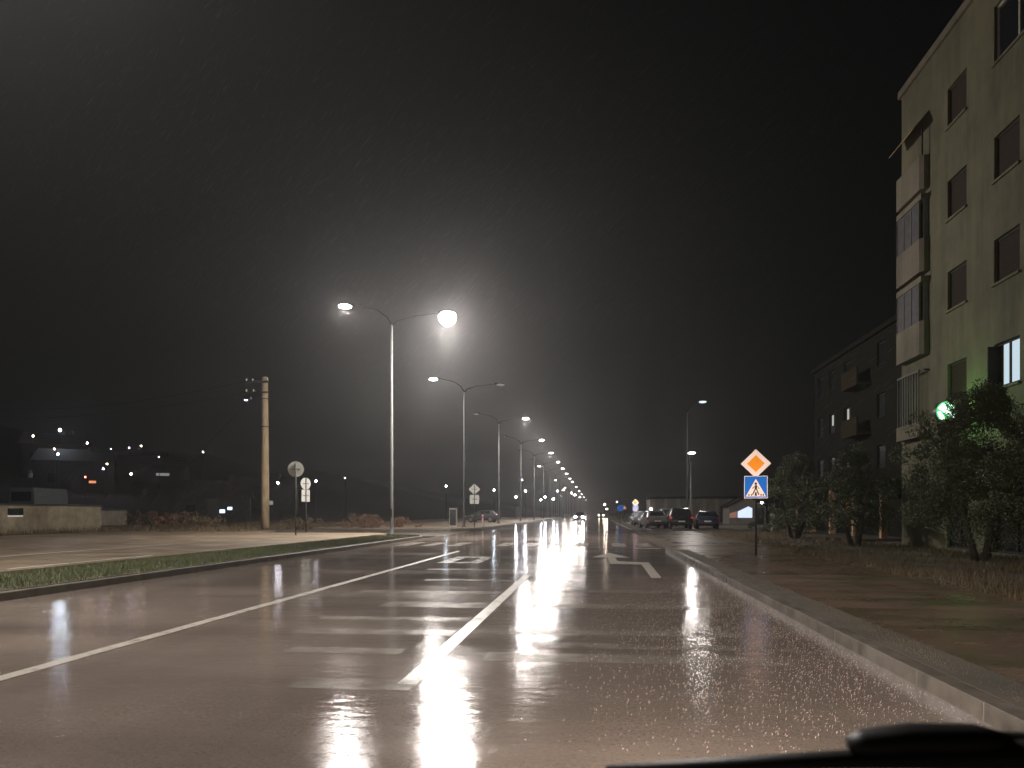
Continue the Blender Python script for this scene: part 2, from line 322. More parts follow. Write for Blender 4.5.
# ---------------------------------------------------------------- traffic signs
def sheeting(name, col, rough=.4):
    return pm(name, col, rough, .03, 3, metal=1.0)
M_sw, M_so, M_sb, M_sk = sheeting('white_sheeting', (.95, .78, .72)), sheeting('orange_sheeting', (.95, .33, .03)), sheeting('blue_sheeting', (.02, .16, .6)), pm('sign_black', (.012, .012, .015), .6)
def diamond(r): return [(0, -r), (r, 0), (0, r), (-r, 0)]
def place(b, z): b.v = [(x, y, zz + z) for x, y, zz in b.v]; return b
def post(r, h, rad=.03):
    MB().tube([(0, .03, -.05), (0, .03, h)], rad, 10).build('post', M_galv, r, True)
def priority_crossing(x, y, z0, rz, label, M_sw, M_so, M_sb):
    r = empty('road_sign', (x, y, z0), rz); tag(r, label, 'road sign', 'priority and crossing signs')
    zc, zq = 2.55, 1.9
    post(r, 2.9 - .0)
    p = place(MB().prism(diamond(.40), -.012, 0), zc).build('diamond_plate', M_sw, r)
    place(MB().prism(diamond(.235), -.018, -.012), zc).build('orange_panel', M_so, p)
    q = place(MB().prism([(-.31, -.31), (.31, -.31), (.31, .31), (-.31, .31)], -.012, 0), zq).build('square_plate', M_sw, r)
    place(MB().prism([(-.295, -.295), (.295, -.295), (.295, .295), (-.295, .295)], -.016, -.012), zq).build('blue_panel', M_sb, q)
    place(MB().prism([(-.27, -.26), (.27, -.26), (0, .23)], -.02, -.016), zq).build('white_triangle', M_sw, q)
    f = MB()                                                      # walking figure and stripes
    f.prism([(.035 * math.cos(t) , .095 + .035 * math.sin(t)) for t in np.linspace(0, 2 * math.pi, 12, endpoint=False)], -.024, -.02)
    f.prism([(-.03, -.05), (.03, -.05), (.035, .05), (-.02, .055)], -.024, -.02)
    f.prism([(-.03, -.05), (.005, -.05), (-.07, -.21), (-.1, -.2)], -.024, -.02)
    f.prism([(-.0, -.05), (.03, -.05), (.095, -.21), (.06, -.21)], -.024, -.02)
    f.prism([(.02, .045), (.035, .03), (.1, -.04), (.085, -.055)], -.024, -.02)
    f.prism([(-.015, .045), (-.02, .02), (-.085, -.05), (-.095, -.03)], -.024, -.02)
    for x0 in (-.2, -.13, .12, .18): f.prism([(x0, -.24), (x0 + .035, -.24), (x0 + .03, -.19), (x0 + .005, -.19)], -.024, -.02)
    f.prism([(-.03, -.24), (.03, -.24), (.02, -.14), (-.02, -.14)], -.024, -.02)
    place(f, zq).build('walking_figure', M_sk, q)
    return r
PS = priority_crossing(4.42, 22.0, .12, R(-11.5), 'large orange diamond sign over blue pedestrian crossing square at the right pavement', M_sw, M_so, M_sb)
PS.rotation_euler.x = R(2)
PF = priority_crossing(4.54, 90, -.05, R(-2.8), 'small far orange diamond sign over blue square left of the parked cars', *[sheeting('far_%d' % i, c, .16) for i, c in enumerate(((.95, .78, .72), (.95, .3, .03), (.1, .25, .8)))])
PF.rotation_euler.x = R(1)
def back_sign(x, y, z0, rz, shapes, label, h):
    r = empty('road_sign', (x, y, z0), rz); tag(r, label, 'road sign')
    MB().tube([(0, -.03, -.05), (0, -.03, h)], .032, 10).build('post', M_galv, r, True)
    for nm, poly, zc in shapes:
        p = place(MB().prism(poly, 0, .015), zc).build(nm, M_signback, r)
        place(MB().box(-.22, .22, -.014, -.001, -.02, .02), zc).build('bracket', M_galv, p)
    return r
back_sign(-14.9, 37, .19, R(20), [('round_plate', disc(.39), 3.3)], 'round sign seen from behind on a thin post, left of the twin plates', 3.6)
sq = lambda w, h: [(-w, -h), (w, -h), (w, h), (-w, h)]
ov = [(.3 * x, .36 * z) for x, z in disc(1)]
back_sign(-17.5, 45, .15, R(58), [('oval_plate', disc(.36), 2.93), ('square_plate', sq(.3, .36), 2.2)], 'two narrow pale sign plates edge-turned on a post right of the round sign', 3.3)
back_sign(-9.3, 58.5, .15, R(10), [('diamond_plate', diamond(.45), 2.98), ('square_plate', sq(.35, .34), 2.2)], 'grey back of a diamond sign above a square plate by the second lamp', 3.4)
r = empty('road_sign', (2.95, 95, 0)); tag(r, 'small round blue sign far ahead at the right road edge', 'road sign'); post(r, 2.3)
place(MB().prism(disc(.4), -.012, 0), 1.9).build('round_plate', M_sb, r)
r = empty('road_sign', (4.0, 110, 0)); tag(r, 'small red and white triangular sign between far blue and orange signs', 'road sign'); post(r, 2.5)
p = place(MB().prism([(-.4, -.3), (.4, -.3), (0, .4)], -.012, 0), 2.1).build('triangle_plate', sheeting('red_sheeting', (.5, .03, .03)), r)
place(MB().prism([(-.24, -.2), (.24, -.2), (0, .22)], -.016, -.012), 2.1).build('white_triangle', M_sw, p)
# marker post with a red reflector, cabinet by second lamp
r = empty('marker_post', (-8.95, 60.5, .13)); tag(r, 'short white marker post with red reflector near the left junction', 'marker post')
MB().tube([(0, 0, -.02), (0, 0, 1.0), (0, 0, 1.04)], [.06, .06, .03], 10).build('post', pm('white_plastic', (.7, .66, .64), .5), r, True)
MB().box(-.045, .045, -.075, -.058, .75, .95).build('reflector', sheeting('red_reflector', (.9, .1, .12)), r)
r = empty('control_cabinet', (-11.6, 62, .19)); tag(r, 'small grey control cabinet beside the second street lamp', 'cabinet')
MB().box(-.3, .3, -.2, .2, 0, 1.5).build('case', M_signback, r, bevel=.02); MB().box(-.35, .35, -.25, .25, 1.5, 1.56).build('roof', M_dark, r); MB().box(-.26, .26, -.215, -.2, .1, 1.4).build('door', M_dark, r)

# ---------------------------------------------------------------- utility pole and wires
r = empty('utility_pole', (-22.3, 50, .2)); tag(r, 'tall tan utility pole with crossarms at top, behind the round sign', 'utility pole')
M_upole = pm('weathered_pole', (.34, .25, .15), .75, .35, 5, bump=.4, stretch=(1, 1, .2))
MB().tube([(0, 0, -.2), (0, 0, 3), (0, 0, 7), (0, 0, 10.3)], [.29, .265, .225, .19], 14).build('pole', M_upole, r, True)
b = MB(); b.tube([(0, 0, 6.9), (0, 0, 6.98)], .245, 14); b.tube([(0, 0, 8.8), (0, 0, 8.86)], .225, 14); b.build('band', M_galv, r)
b = MB(); b.box(-1.3, .35, -.32, -.2, 9.9, 10.02); b.box(-1.3, .35, -.3, -.2, 9.2, 9.3); ca = b.build('crossarm', M_dark, r)
M_ins = pm('porcelain', (.6, .55, .48), .25)
for x, z in ((-1.2, 10.02), (-.75, 10.02), (.28, 10.02), (-1.2, 9.3), (-.7, 9.3)):
    MB().tube([(x, -.26, z), (x, -.26, z + .06), (x, -.26, z + .1), (x, -.26, z + .18)], [.03, .07, .05, .03], 8).build('insulator', M_ins, ca, True)
MB().box(-1.35, -.85, -.45, -.15, 8.75, 8.95).build('lamp_head', M_dark, r, bevel=.03)
MB().box(-1.28, -1.12, -.4, -.25, 8.70, 8.75).build('lens', em('violet_lens', (.55, .5, 1), 12, True), r)
for dz, label in ((10.2, 'upper thin cable running left from the utility pole top'), (9.5, 'lower thin cable running left from the utility pole crossarm')):
    pts = [(-23.5 - 62 * t, 49.8 + 30 * t, dz + 5.5 * t - 9 * t * (1 - t)) for t in np.linspace(0, 1, 14)]
    tag(MB().tube(pts, .008, 4).build('overhead_cable', M_black), label, 'cable', 'overhead cables')
pts = [(-23.3 - 8 * t, 49.8 - 1 * t, 9.0 - 8.7 * t) for t in np.linspace(0, 1, 4)]
tag(MB().tube(pts, .008, 4).build('stay_wire', M_black), 'slanting stay wire holding the utility pole', 'cable')

# ---------------------------------------------------------------- low wall, tank, container at left
r = empty('concrete_wall', (-30, 40, .12), R(90)); tag(r, 'low tan concrete wall with flat dark coping and a small opening', 'wall')
b = MB(); L0, L1 = -9, 3.9
b.box(L0, -3.6, 0, .25, -.3, 1.58); b.box(-2.5, L1, 0, .25, -.3, 1.58); b.box(-3.6, -2.5, 0, .25, -.3, .98); b.box(-3.6, -2.5, 0, .25, 1.42, 1.58)
b.build('wall', pm('stained_block_wall', (.17, .14, .09), .85, .45, 1.6, bump=.4, col2=(.24, .2, .13)), r)
b = MB(); b.box(L0, L1 + .06, -.06, .31, 1.58, 1.66); b.build('coping', M_dark, r)
b = MB(); b.box(-3.6, -2.5, .02, .18, .98, 1.06); b.build('sill', pm('white_sill', (.75, .72, .66), .5), r)
r = empty('parked_van', (-48.2, 60, .6)); tag(r, 'pale grey van behind the low concrete wall', 'van')
b = MB(); b.prism([(-1.2, .35), (1.2, .35), (1.2, 2.2), (1.05, 2.85), (-1.05, 2.85), (-1.2, 2.2)], 0, 4.2); b.build('body', pm('van_paint', (.16, .18, .19), .4), r, bevel=.08)
MB().box(-.9, .9, -.02, -.005, 1.7, 2.5).build('rear_window', pm('dark_glass', (.02, .025, .03), .08), r)
wheelm = None
for x in (-1.0, 1.0):
    for y in (.8, 3.3): MB().tube([(x - .12, y, .35), (x + .12, y, .35)], .35, 14).build('wheel', M_black, r, True)
r = empty('metal_shed', (-43.0, 58, .3)); tag(r, 'low shed with pale metal roof behind the concrete wall', 'shed')
MB().box(-3, 3, 0, 4, -.4, 1.25).build('wall', M_conc, r)
MB().prism([(-3.2, 1.25), (3.2, 1.25), (-1.6, 1.75)], -.2, 4.2).build('roof', pm('sheet_roof', (.14, .16, .18), .4, metal=.5), r)

# ---------------------------------------------------------------- far lamps on the left and ahead
COLS = dict(bluewhite=(.75, .9, 1), warm=(1, .82, .66), blue=(.5, .62, 1), orange=(1, .5, .25), dim=(.6, .7, .75), violet=(.78, .6, 1), yellow=(1, .8, .5), red=(1, .12, .06), white=(.95, .92, 1))
STR = dict(bluewhite=60, warm=22, blue=30, orange=14, dim=2, violet=22, yellow=8, red=10, white=40)
FAR = [('bluewhite', -70.76, 95.0, 12.32, 3.0, 'brightest bluish white lamp on the far left hillside'), ('warm', -81.7, 104, 12.54, .8, 'warm lamp farthest left on the hillside, left of the bluish lamp'),
 ('warm', -70.4, 100, 11.04, 1, 'warm lamp on the hillside right of the bright bluish lamp'), ('blue', -65.8, 88, 8.56, 1.6, 'blue lamp straight below the brightest bluish hillside lamp'),
 ('orange', -67.8, 90, 9.36, 1, 'orange lamp just left of the blue hillside lamp'), ('dim', -93.63, 140.0, 13.73, 1, 'dim grey lamp left of the violet hillside lamp'),
 ('violet', -89.91, 140.0, 13.89, .6, 'small violet lamp high on the hillside beside a warm one'), ('warm', -93.69, 150.0, 15.18, .9, 'warm lamp at the right end of the high hillside row'),
 ('violet', -58.5, 86, 6.56, 1.2, 'violet lamp low on the hillside beside a yellow one'), ('yellow', -58.7, 87, 7.22, .9, 'faint yellow lamp right above the violet hillside lamp'),
 ('red', -60.1, 85, 5.56, .7, 'red lamp on the lower hillside above the concrete wall'), ('white', -60.73, 95.0, 6.42, 1, 'white lamp low on the hillside right of the concrete wall'),
 ('dim', -71.8, 120, 10.56, 1, 'dim pale lamp at the right of the hillside'), ('warm', -74.83, 140.0, 12.98, .6, 'lone small warm lamp between hillside and utility pole'),
 ('white', -40.64, 95.0, 5.16, 1.4, 'white lamp just right of the utility pole'), ('white', -41.2, 110.0, 6.04, .9, 'white lamp right of the twin sign plates'),
 ('dim', -43.46, 130.0, 7.4, 1.3, 'dim lamp left of the nearest street lamp pole'), ('bluewhite', -20.67, 105.0, 5.04, .55, 'bluish lamp left of the second street lamp pole'),
 ('bluewhite', -16.62, 125.0, 5.07, .7, 'bluish lamp right of the diamond sign back'), ('white', -13.0, 125.0, 3.91, 2.2, 'bright low white lamp left of the pair beyond the junction'),
 ('white', -13.73, 150.0, 5.61, 1.8, 'white lamp above the bright low lamps beyond the junction'), ('blue', -16.34, 170.0, 8.63, .9, 'small blue lamp highest beyond the left junction'),
 ('bluewhite', -10.68, 150.0, 3.84, .8, 'faint bluish lamp low beside the bright pair'), ('white', -10.56, 160.0, 4.63, 2.4, 'bright white lamp, left of the low bright pair far ahead'),
 ('bluewhite', -9.34, 170.0, 4.4, 2.4, 'bright bluish lamp, right of the low bright pair far ahead'), ('bluewhite', -9.45, 190.0, 6.73, 1.1, 'bluish lamp above the low bright pair far ahead'),
 ('warm', -9.65, 230.0, 8.17, 1.6, 'warm lamp low in the far street row, leftmost'), ('warm', -8.21, 260.0, 8.05, 1.6, 'warm lamp low in the far street row, second from left'),
 ('warm', -7.58, 280.0, 7.83, 1.6, 'warm lamp low in the far street row, third from left'), ('warm', -6.59, 320.0, 7.93, 1.8, 'warm lamp low in the far street row, rightmost'),
 ('warm', 2.9, 260.0, 4.15, 2.6, 'warm lamp at the right road edge far ahead, upper'), ('warm', 4.23, 300.0, 2.85, 2.4, 'warm lamp at the right road edge far ahead, lower'),
 ('white', 6.66, 95.0, 1.79, 1.4, 'low white lamp at the left end of the parked cars'), ('dim', 5.65, 210.0, 4.28, 1.5, 'dim lamp above the round blue sign far ahead')]
for c, x, y, z, p, label in FAR:
    z0 = max(float(gh(x, y)), -.05); r = empty('lamp_post', (x, y, z0)); tag(r, label, 'lamp post', 'far lamps in the dark')
    h = z - z0
    MB().tube([(0, .12, -.1), (0, .12, h + .25)], [.06, .04], 6).build('pole', M_dark, r)
    MB().tube([(0, .12, h + .2), (0, -.1, h + .26)], .04, 6).build('arm', M_dark, r)
    rad = .09 * math.sqrt(y / 90) * (1.25 if p > 1.3 else 1)
    MB().tube([(0, 0, h - rad), (0, 0, h - rad * .5), (0, 0, h + rad * .5), (0, 0, h + rad)], [rad * .5, rad, rad, rad * .5], 7).build('globe', em('%s_lamp_%d' % (c, int(p * 10)), COLS[c], STR[c] * p * 3.2), r, True)

# ---------------------------------------------------------------- hillside houses
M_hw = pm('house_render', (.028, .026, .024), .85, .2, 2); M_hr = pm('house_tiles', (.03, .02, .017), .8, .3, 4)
def house(x, y, w, d, h, rz, wins, label, z0=None):
    z0 = float(gh(x, y)) - .6 if z0 is None else z0
    r = empty('house', (x, y, z0), rz); tag(r, label, 'house', 'houses on the dark hillside')
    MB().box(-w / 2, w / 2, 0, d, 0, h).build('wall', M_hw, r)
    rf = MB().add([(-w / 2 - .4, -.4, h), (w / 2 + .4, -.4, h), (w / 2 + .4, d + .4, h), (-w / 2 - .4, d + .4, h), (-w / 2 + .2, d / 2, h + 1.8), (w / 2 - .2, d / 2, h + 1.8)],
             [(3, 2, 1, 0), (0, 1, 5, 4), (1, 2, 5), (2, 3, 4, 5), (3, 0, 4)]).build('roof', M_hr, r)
    MB().box(w * .2, w * .2 + .5, d * .4, d * .4 + .5, h + .6, h + 2.4).build('chimney', M_hw, rf)
    MB().box(-.5, .5, -.05, -.004, .6, 2.6).build('door', M_dark, r)
    for wx, wz, ww, wh, m in wins:
        f = MB().box(wx - ww / 2 - .08, wx + ww / 2 + .08, -.06, -.004, wz - .08, wz + wh + .08).build('window', M_dark, r)
        MB().box(wx - ww / 2, wx + ww / 2, -.075, -.062, wz, wz + wh).build('pane', m, f)
    return r
G_d = pm('dark_pane', (.015, .018, .02), .1); Ew = em('warm_pane', (1, .8, .6), 1.1); Eb = em('bluish_pane', (.6, .75, 1), 1.0); Eo = em('orange_pane', (1, .35, .15), 1.0); Ed = em('dim_pane', (.7, .75, .7), .3)
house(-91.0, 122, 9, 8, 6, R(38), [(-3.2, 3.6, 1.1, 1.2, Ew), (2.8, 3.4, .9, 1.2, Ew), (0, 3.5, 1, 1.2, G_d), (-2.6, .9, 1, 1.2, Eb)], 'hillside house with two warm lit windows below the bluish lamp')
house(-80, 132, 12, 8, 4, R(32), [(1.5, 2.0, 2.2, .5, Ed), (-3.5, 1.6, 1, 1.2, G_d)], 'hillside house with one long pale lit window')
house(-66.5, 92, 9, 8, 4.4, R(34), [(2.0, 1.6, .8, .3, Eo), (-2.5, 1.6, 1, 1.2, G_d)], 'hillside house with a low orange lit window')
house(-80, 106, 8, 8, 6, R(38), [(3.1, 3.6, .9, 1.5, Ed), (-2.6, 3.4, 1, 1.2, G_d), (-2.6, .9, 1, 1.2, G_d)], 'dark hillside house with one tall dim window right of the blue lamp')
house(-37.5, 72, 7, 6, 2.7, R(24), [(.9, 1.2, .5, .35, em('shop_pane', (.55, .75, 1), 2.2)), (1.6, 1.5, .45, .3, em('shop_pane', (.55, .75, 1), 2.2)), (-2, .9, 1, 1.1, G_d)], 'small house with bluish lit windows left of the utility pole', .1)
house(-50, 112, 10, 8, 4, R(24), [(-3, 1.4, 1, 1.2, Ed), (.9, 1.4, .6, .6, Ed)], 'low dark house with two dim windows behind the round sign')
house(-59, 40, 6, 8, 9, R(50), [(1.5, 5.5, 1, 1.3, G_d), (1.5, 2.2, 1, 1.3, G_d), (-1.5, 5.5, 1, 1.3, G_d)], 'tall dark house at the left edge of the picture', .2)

# ---------------------------------------------------------------- apartment blocks on the right
def facade(b, X, y0, y1, z0, z1, holes, depth=.16):
    yc = sorted({y0, y1, *[h[0] for h in holes], *[h[1] for h in holes]}); zc = sorted({z0, z1, *[h[2] for h in holes], *[h[3] for h in holes]})
    for a, c in zip(yc[:-1], yc[1:]):
        for e, f in zip(zc[:-1], zc[1:]):
            my, mz = (a + c) / 2, (e + f) / 2
            if any(h[0] < my < h[1] and h[2] < mz < h[3] for h in holes): continue
            b.quad((X, c, e), (X, a, e), (X, a, f), (X, c, f))
    for a, c, e, f in holes:
        D = X + depth
        b.quad((X, a, e), (X, c, e), (D, c, e), (D, a, e)); b.quad((X, a, f), (D, a, f), (D, c, f), (X, c, f))
        b.quad((X, a, e), (D, a, e), (D, a, f), (X, a, f)); b.quad((X, c, e), (X, c, f), (D, c, f), (D, c, e))
        b.quad((D, c, e), (D, a, e), (D, a, f), (D, c, f))
def stained(name, base, dirt):
    m, n, l, b = nt(name); tc = n.new('ShaderNodeTexCoord')
    def nz(sc, st, det, rg):
        mp = n.new('ShaderNodeMapping'); mp.inputs['Scale'].default_value = st; l.new(tc.outputs['Object'], mp.inputs[0])
        z = n.new('ShaderNodeTexNoise'); z.inputs['Scale'].default_value = sc; z.inputs['Detail'].default_value = det; z.inputs['Roughness'].default_value = rg; l.new(mp.outputs[0], z.inputs['Vector']); return z
    a = nz(1.6, (1, 1, .14), 6, .7); c = nz(.5, (1, 1, 1), 6, .65); g = nz(60, (1, 1, 1), 3, .6)
    mu = n.new('ShaderNodeMath'); mu.operation = 'ADD'; l.new(a.outputs[0], mu.inputs[0]); l.new(c.outputs[0], mu.inputs[1])
    mr = n.new('ShaderNodeMapRange'); mr.inputs[1].default_value = .82; mr.inputs[2].default_value = 1.22; l.new(mu.outputs[0], mr.inputs[0])
    mx = n.new('ShaderNodeMix'); mx.data_type = 'RGBA'; mx.inputs[6].default_value = (*base, 1); mx.inputs[7].default_value = (*dirt, 1); l.new(mr.outputs[0], mx.inputs[0]); l.new(mx.outputs[2], b.inputs['Base Color'])
    b.inputs['Roughness'].default_value = .85
    bp = n.new('ShaderNodeBump'); bp.inputs['Strength'].default_value = .5; bp.inputs['Distance'].default_value = .01; l.new(g.outputs[0], bp.inputs['Height']); l.new(bp.outputs[0], b.inputs['Normal'])
    MATS[name] = m; return m
M_wall = stained('cream_render', (.112, .104, .054), (.052, .048, .025))
M_par = stained('balcony_render', (.145, .122, .085), (.08, .068, .045))
M_shut = pm('brown_shutter', (.022, .015, .008), .8, .2, 4, spec=.15)
M_frame = pm('dark_frame', (.02, .015, .012), .7, spec=.2); M_pale = pm('pale_frame', (.4, .36, .3), .5)
M_glass = pm('night_glass', (.015, .017, .02), .06, spec=.8)
bld = empty('apartment_building', (0, 0, 0)); tag(bld, 'cream five storey apartment building with shuttered windows and corner balconies', 'building')
AX, Y0, Y1, ZT = 11.0, 6.0, 29.2, 16.3
levels = [4.75, 7.65, 10.5, 13.4]
holes = []; wins = []
cols = [(24.3, 25.55, 'A'), (21.4, 22.7, 'B'), (17.6, 18.9, 'C'), (14.6, 15.9, 'D'), (10.8, 12.1, 'E')]
for a, c, k in cols:
    for i, z in enumerate(levels):
        zz, hh = z, 1.22
        if k == 'B' and i == 3: zz, hh, a2 = 13.75, 1.6, a - .9
        else: a2 = a
        holes.append((a2, c, zz, zz + hh)); wins.append((a2, c, zz, zz + hh, k, i))
for a, c in ((24.2, 25.6), (20.6, 22.8), (17.0, 19.0)): holes.append((a, c, .2, 2.5)); wins.append((a, c, .2, 2.5, 'S', 0))
b = MB(); facade(b, AX, Y0, Y1, 0, ZT, holes)
b.quad((AX, Y1, 0), (AX, Y1, ZT), (24, Y1, ZT), (24, Y1, 0)); b.quad((AX, Y0, 0), (24, Y0, 0), (24, Y0, ZT), (AX, Y0, ZT)); b.quad((24, Y0, 0), (24, Y1, 0), (24, Y1, ZT), (24, Y0, ZT))
b.build('wall', M_wall, bld)
MB().box(AX - .1, 24.1, Y0 - .1, Y1 + .1, ZT, ZT + .25).build('roof_parapet', M_par, bld)
MB().box(13, 23, 14, 24, ZT + .25, ZT + 2.4).build('roof_house', M_wall, bld)
lit_pane = em('lit_window_pane', (.72, .9, 1), .8)
for a, c, z0, z1, k, i in wins:
    D = AX + .155; f = MB()
    t = .06
    f.box(D - .07, D - .01, a, a + t, z0, z1); f.box(D - .07, D - .01, c - t, c, z0, z1); f.box(D - .07, D - .01, a + t, c - t, z0, z0 + t); f.box(D - .07, D - .01, a + t, c - t, z1 - t, z1)
    m = (a + c) / 2
    shut = (k, i) in (('A', 0), ('A', 1), ('A', 2), ('A', 3), ('B', 1), ('B', 2), ('C', 2), ('D', 1), ('E', 3))
    lit = (k, i) == ('B', 0)
    if not shut: f.box(D - .068, D - .012, m - .035, m + .035, z0 + t, z1 - t)
    w = f.build('window', M_pale if (k, i) == ('B', 3) else M_frame, bld)
    if shut:
        s = MB(); n = 16
        for j in range(n):
            zz = z0 + t + (z1 - z0 - 2 * t) * j / n; dz = (z1 - z0 - 2 * t) / n
            s.add([(D - .05, a + t, zz), (D - .05, c - t, zz), (D - .065, c - t, zz + dz * .8), (D - .065, a + t, zz + dz * .8), (D - .05, a + t, zz + dz), (D - .05, c - t, zz + dz)], [(1, 0, 3, 2), (2, 3, 4, 5)])
        s.build('shutter', M_shut, w)
    else:
        MB().box(D - .03, D - .02, a + t, m - .036, z0 + t, z1 - t).build('pane', lit_pane if lit else M_glass, w)
        MB().box(D - .03, D - .02, m + .036, c - t - (.2 if lit else 0), z0 + t, z1 - t).build('pane', lit_pane if lit else M_glass, w)
        if lit: MB().box(D - .34, D - .06, c + .0 - .05, c - .005, z0 + t, z1 - t).build('open_sash', M_frame, w)
    if k != 'S': MB().box(AX - .07, AX - .002, a - .05, c + .05, z0 - .07, z0 - .01).build('sill', M_par, w)
# balcony stack at the far corner
for i in range(4):
    zf = 3.85 + 2.75 * i
    ba = MB(); X0, Xi = AX - .26, AX - .003
    pr = [(Xi, 26.9), (X0 + .1, 26.9), (X0, 27.05), (X0, 29.0), (Xi, 29.0)]
    pi_ = [(Xi, 27.02), (X0 + .14, 27.02), (X0 + .1, 27.12), (X0 + .1, 28.88), (Xi, 28.88)]
    k = len(pr)
    h0, h1 = zf, zf + (1.12 if i else .5)
    ba.flat(pr[::-1], h0, h0 + .14)
    for j in range(k - 1):
        ba.add([(*pr[j], h0 + .141), (*pr[j + 1], h0 + .141), (*pi_[j + 1], h0 + .141), (*pi_[j], h0 + .141), (*pr[j], h1), (*pr[j + 1], h1), (*pi_[j + 1], h1), (*pi_[j], h1)],
               [(0, 1, 5, 4), (2, 3, 7, 6), (4, 5, 6, 7)])
    bal = ba.build('balcony', M_par, bld)
    if i == 0:
        rb = MB()
        for yy in np.linspace(27.2, 28.95, 9): rb.box(X0 + .03, X0 + .07, yy - .015, yy + .015, h1, zf + 2.2)
        rb.box(X0 + .02, X0 + .08, 27.15, 29, zf + 2.2, zf + 2.26); rb.box(X0 + .1, Xi, 26.93, 26.97, zf + 2.2, zf + 2.26); rb.build('railing', M_dark, bal)
    elif i == 2 or i == 1:
        gz = zf + 2.4; gg = MB()
        for y0, y1 in ((27.16, 27.75), (27.8, 28.38), (28.43, 28.98)): gg.box(X0 + .04, X0 + .06, y0, y1, h1, gz)
        gg.box(X0 + .1, Xi, 26.95, 26.97, h1, gz); gg.build('glazing', pm('balcony_glass', (.1, .1, .11), .25, spec=.8), bal)
        fr = MB()
        for yy in (27.15, 27.775, 28.405, 28.99): fr.box(X0 + .02, X0 + .08, yy - .022, yy + .022, h1 + .001, gz)
        fr.box(X0, Xi, 26.9, 29.0, gz + .002, gz + .2); fr.build('glazing_frame', M_par, bal)
    else:
        MB().add([(X0 - .25, 26.9, zf + 2.0), (X0 - .25, 29, zf + 2.0), (Xi, 29, zf + 2.6), (Xi, 26.9, zf + 2.6), (X0 - .25, 26.9, zf + 1.97), (X0 - .25, 29, zf + 1.97), (Xi, 29, zf + 2.57), (Xi, 26.9, zf + 2.57)],
                 [(0, 1, 2, 3), (7, 6, 5, 4), (0, 4, 5, 1), (1, 5, 6, 2), (3, 2, 6, 7), (0, 3, 7, 4)]).build('awning', pm('faded_awning', (.4, .24, .12), .8), bal)
        MB().box(X0 + .05, X0 + .09, 26.95, 26.99, h1, zf + 2.08).build('awning_post', M_dark, bal)

# second block behind
b2 = empty('apartment_block', (0, 0, 0)); tag(b2, 'dark apartment block behind the cream building with few lit windows', 'building')
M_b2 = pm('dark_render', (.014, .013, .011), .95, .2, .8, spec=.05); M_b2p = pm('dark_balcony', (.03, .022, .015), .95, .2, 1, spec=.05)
holes = []; wn2 = []
for fl in range(4):
    for y in (38, 42, 47.5, 50.5, 53):
        z = .9 + 2.75 * fl; hh = 1.25 if fl else 1.6; holes.append((y, y + 1.2, z, z + hh)); wn2.append((y, y + 1.2, z, z + hh, fl))
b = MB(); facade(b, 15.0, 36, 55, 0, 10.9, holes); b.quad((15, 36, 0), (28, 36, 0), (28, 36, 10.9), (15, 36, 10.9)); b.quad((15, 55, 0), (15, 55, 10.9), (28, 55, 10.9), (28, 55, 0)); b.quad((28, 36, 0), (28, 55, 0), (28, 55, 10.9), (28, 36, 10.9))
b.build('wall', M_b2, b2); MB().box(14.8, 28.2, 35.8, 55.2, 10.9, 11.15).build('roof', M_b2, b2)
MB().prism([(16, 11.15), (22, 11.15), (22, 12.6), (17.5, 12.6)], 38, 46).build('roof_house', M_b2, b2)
b = MB()
Ef = em('faint_pane', (.9, .95, .85), .5); Eor = em('doorway_glow', (1, .5, .22), .12)
for a, c, z0, z1, fl in wn2:
    w = MB().box(15.1, 15.14, a + .002, c - .002, z0 + .002, z1 - .002).build('window', M_frame, b2)
    lit = (a, fl) in ((50.5, 2), (47.5, 2)); gl = fl == 0 and a in (42, 47.5)
    if lit: MB().box(15.08, 15.097, a + .55, c - .35, z0 + .5, z1 - .1).build('pane', Ef, w)
    else: MB().box(15.08, 15.097, a + .1, c - .1, z0 + .1, z1 - .1).build('pane', Eor if gl else M_glass, w)
for y0, y1 in ((44.0, 46.6),):
    for fl in range(1, 4):
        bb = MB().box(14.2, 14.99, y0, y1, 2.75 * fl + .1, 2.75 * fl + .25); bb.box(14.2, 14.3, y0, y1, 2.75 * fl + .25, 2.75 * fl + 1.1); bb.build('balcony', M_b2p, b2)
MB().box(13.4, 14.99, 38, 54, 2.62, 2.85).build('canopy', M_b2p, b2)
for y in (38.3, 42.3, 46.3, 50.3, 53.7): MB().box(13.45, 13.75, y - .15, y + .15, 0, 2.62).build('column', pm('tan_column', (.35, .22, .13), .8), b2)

# pavilion beyond the parked cars, shop and kiosk
r = empty('pavilion', (7.6, 110, 0)); tag(r, 'long low pale building with pilasters behind the parked cars', 'building')
M_pav = pm('pale_render', (.22, .2, .17), .85, .2, 1)
MB().box(0, 13, 0, 8, 0, 3.3).build('wall', M_pav, r); MB().box(-.3, 13.3, -.4, 8.3, 3.3, 3.6).build('roof', M_b2, r)
for i in range(8): MB().box(.2 + 1.75 * i, .65 + 1.75 * i, -.18, -.002, 0, 3.3).build('pilaster', pm('pilaster_render', (.3, .27, .22), .85), r)
for i in (2, 5): MB().box(.9 + 1.75 * i, 1.7 + 1.75 * i, -.05, -.002, 0, 2.2).build('door', M_dark, r)
r = empty('kiosk', (16.0, 84, .1)); tag(r, 'small gabled kiosk with blue-white lit front behind the crossing sign', 'kiosk')
MB().prism([(-1.9, 0), (1.9, 0), (1.9, 1.9), (0, 2.9), (-1.9, 1.9)], 0, 4).build('wall', M_pav, r)
MB().prism([(-2.2, 1.8), (0, 2.95), (2.2, 1.8), (2.2, 1.95), (0, 3.1), (-2.2, 1.95)], -.3, 4.2).build('roof', M_b2p, r)
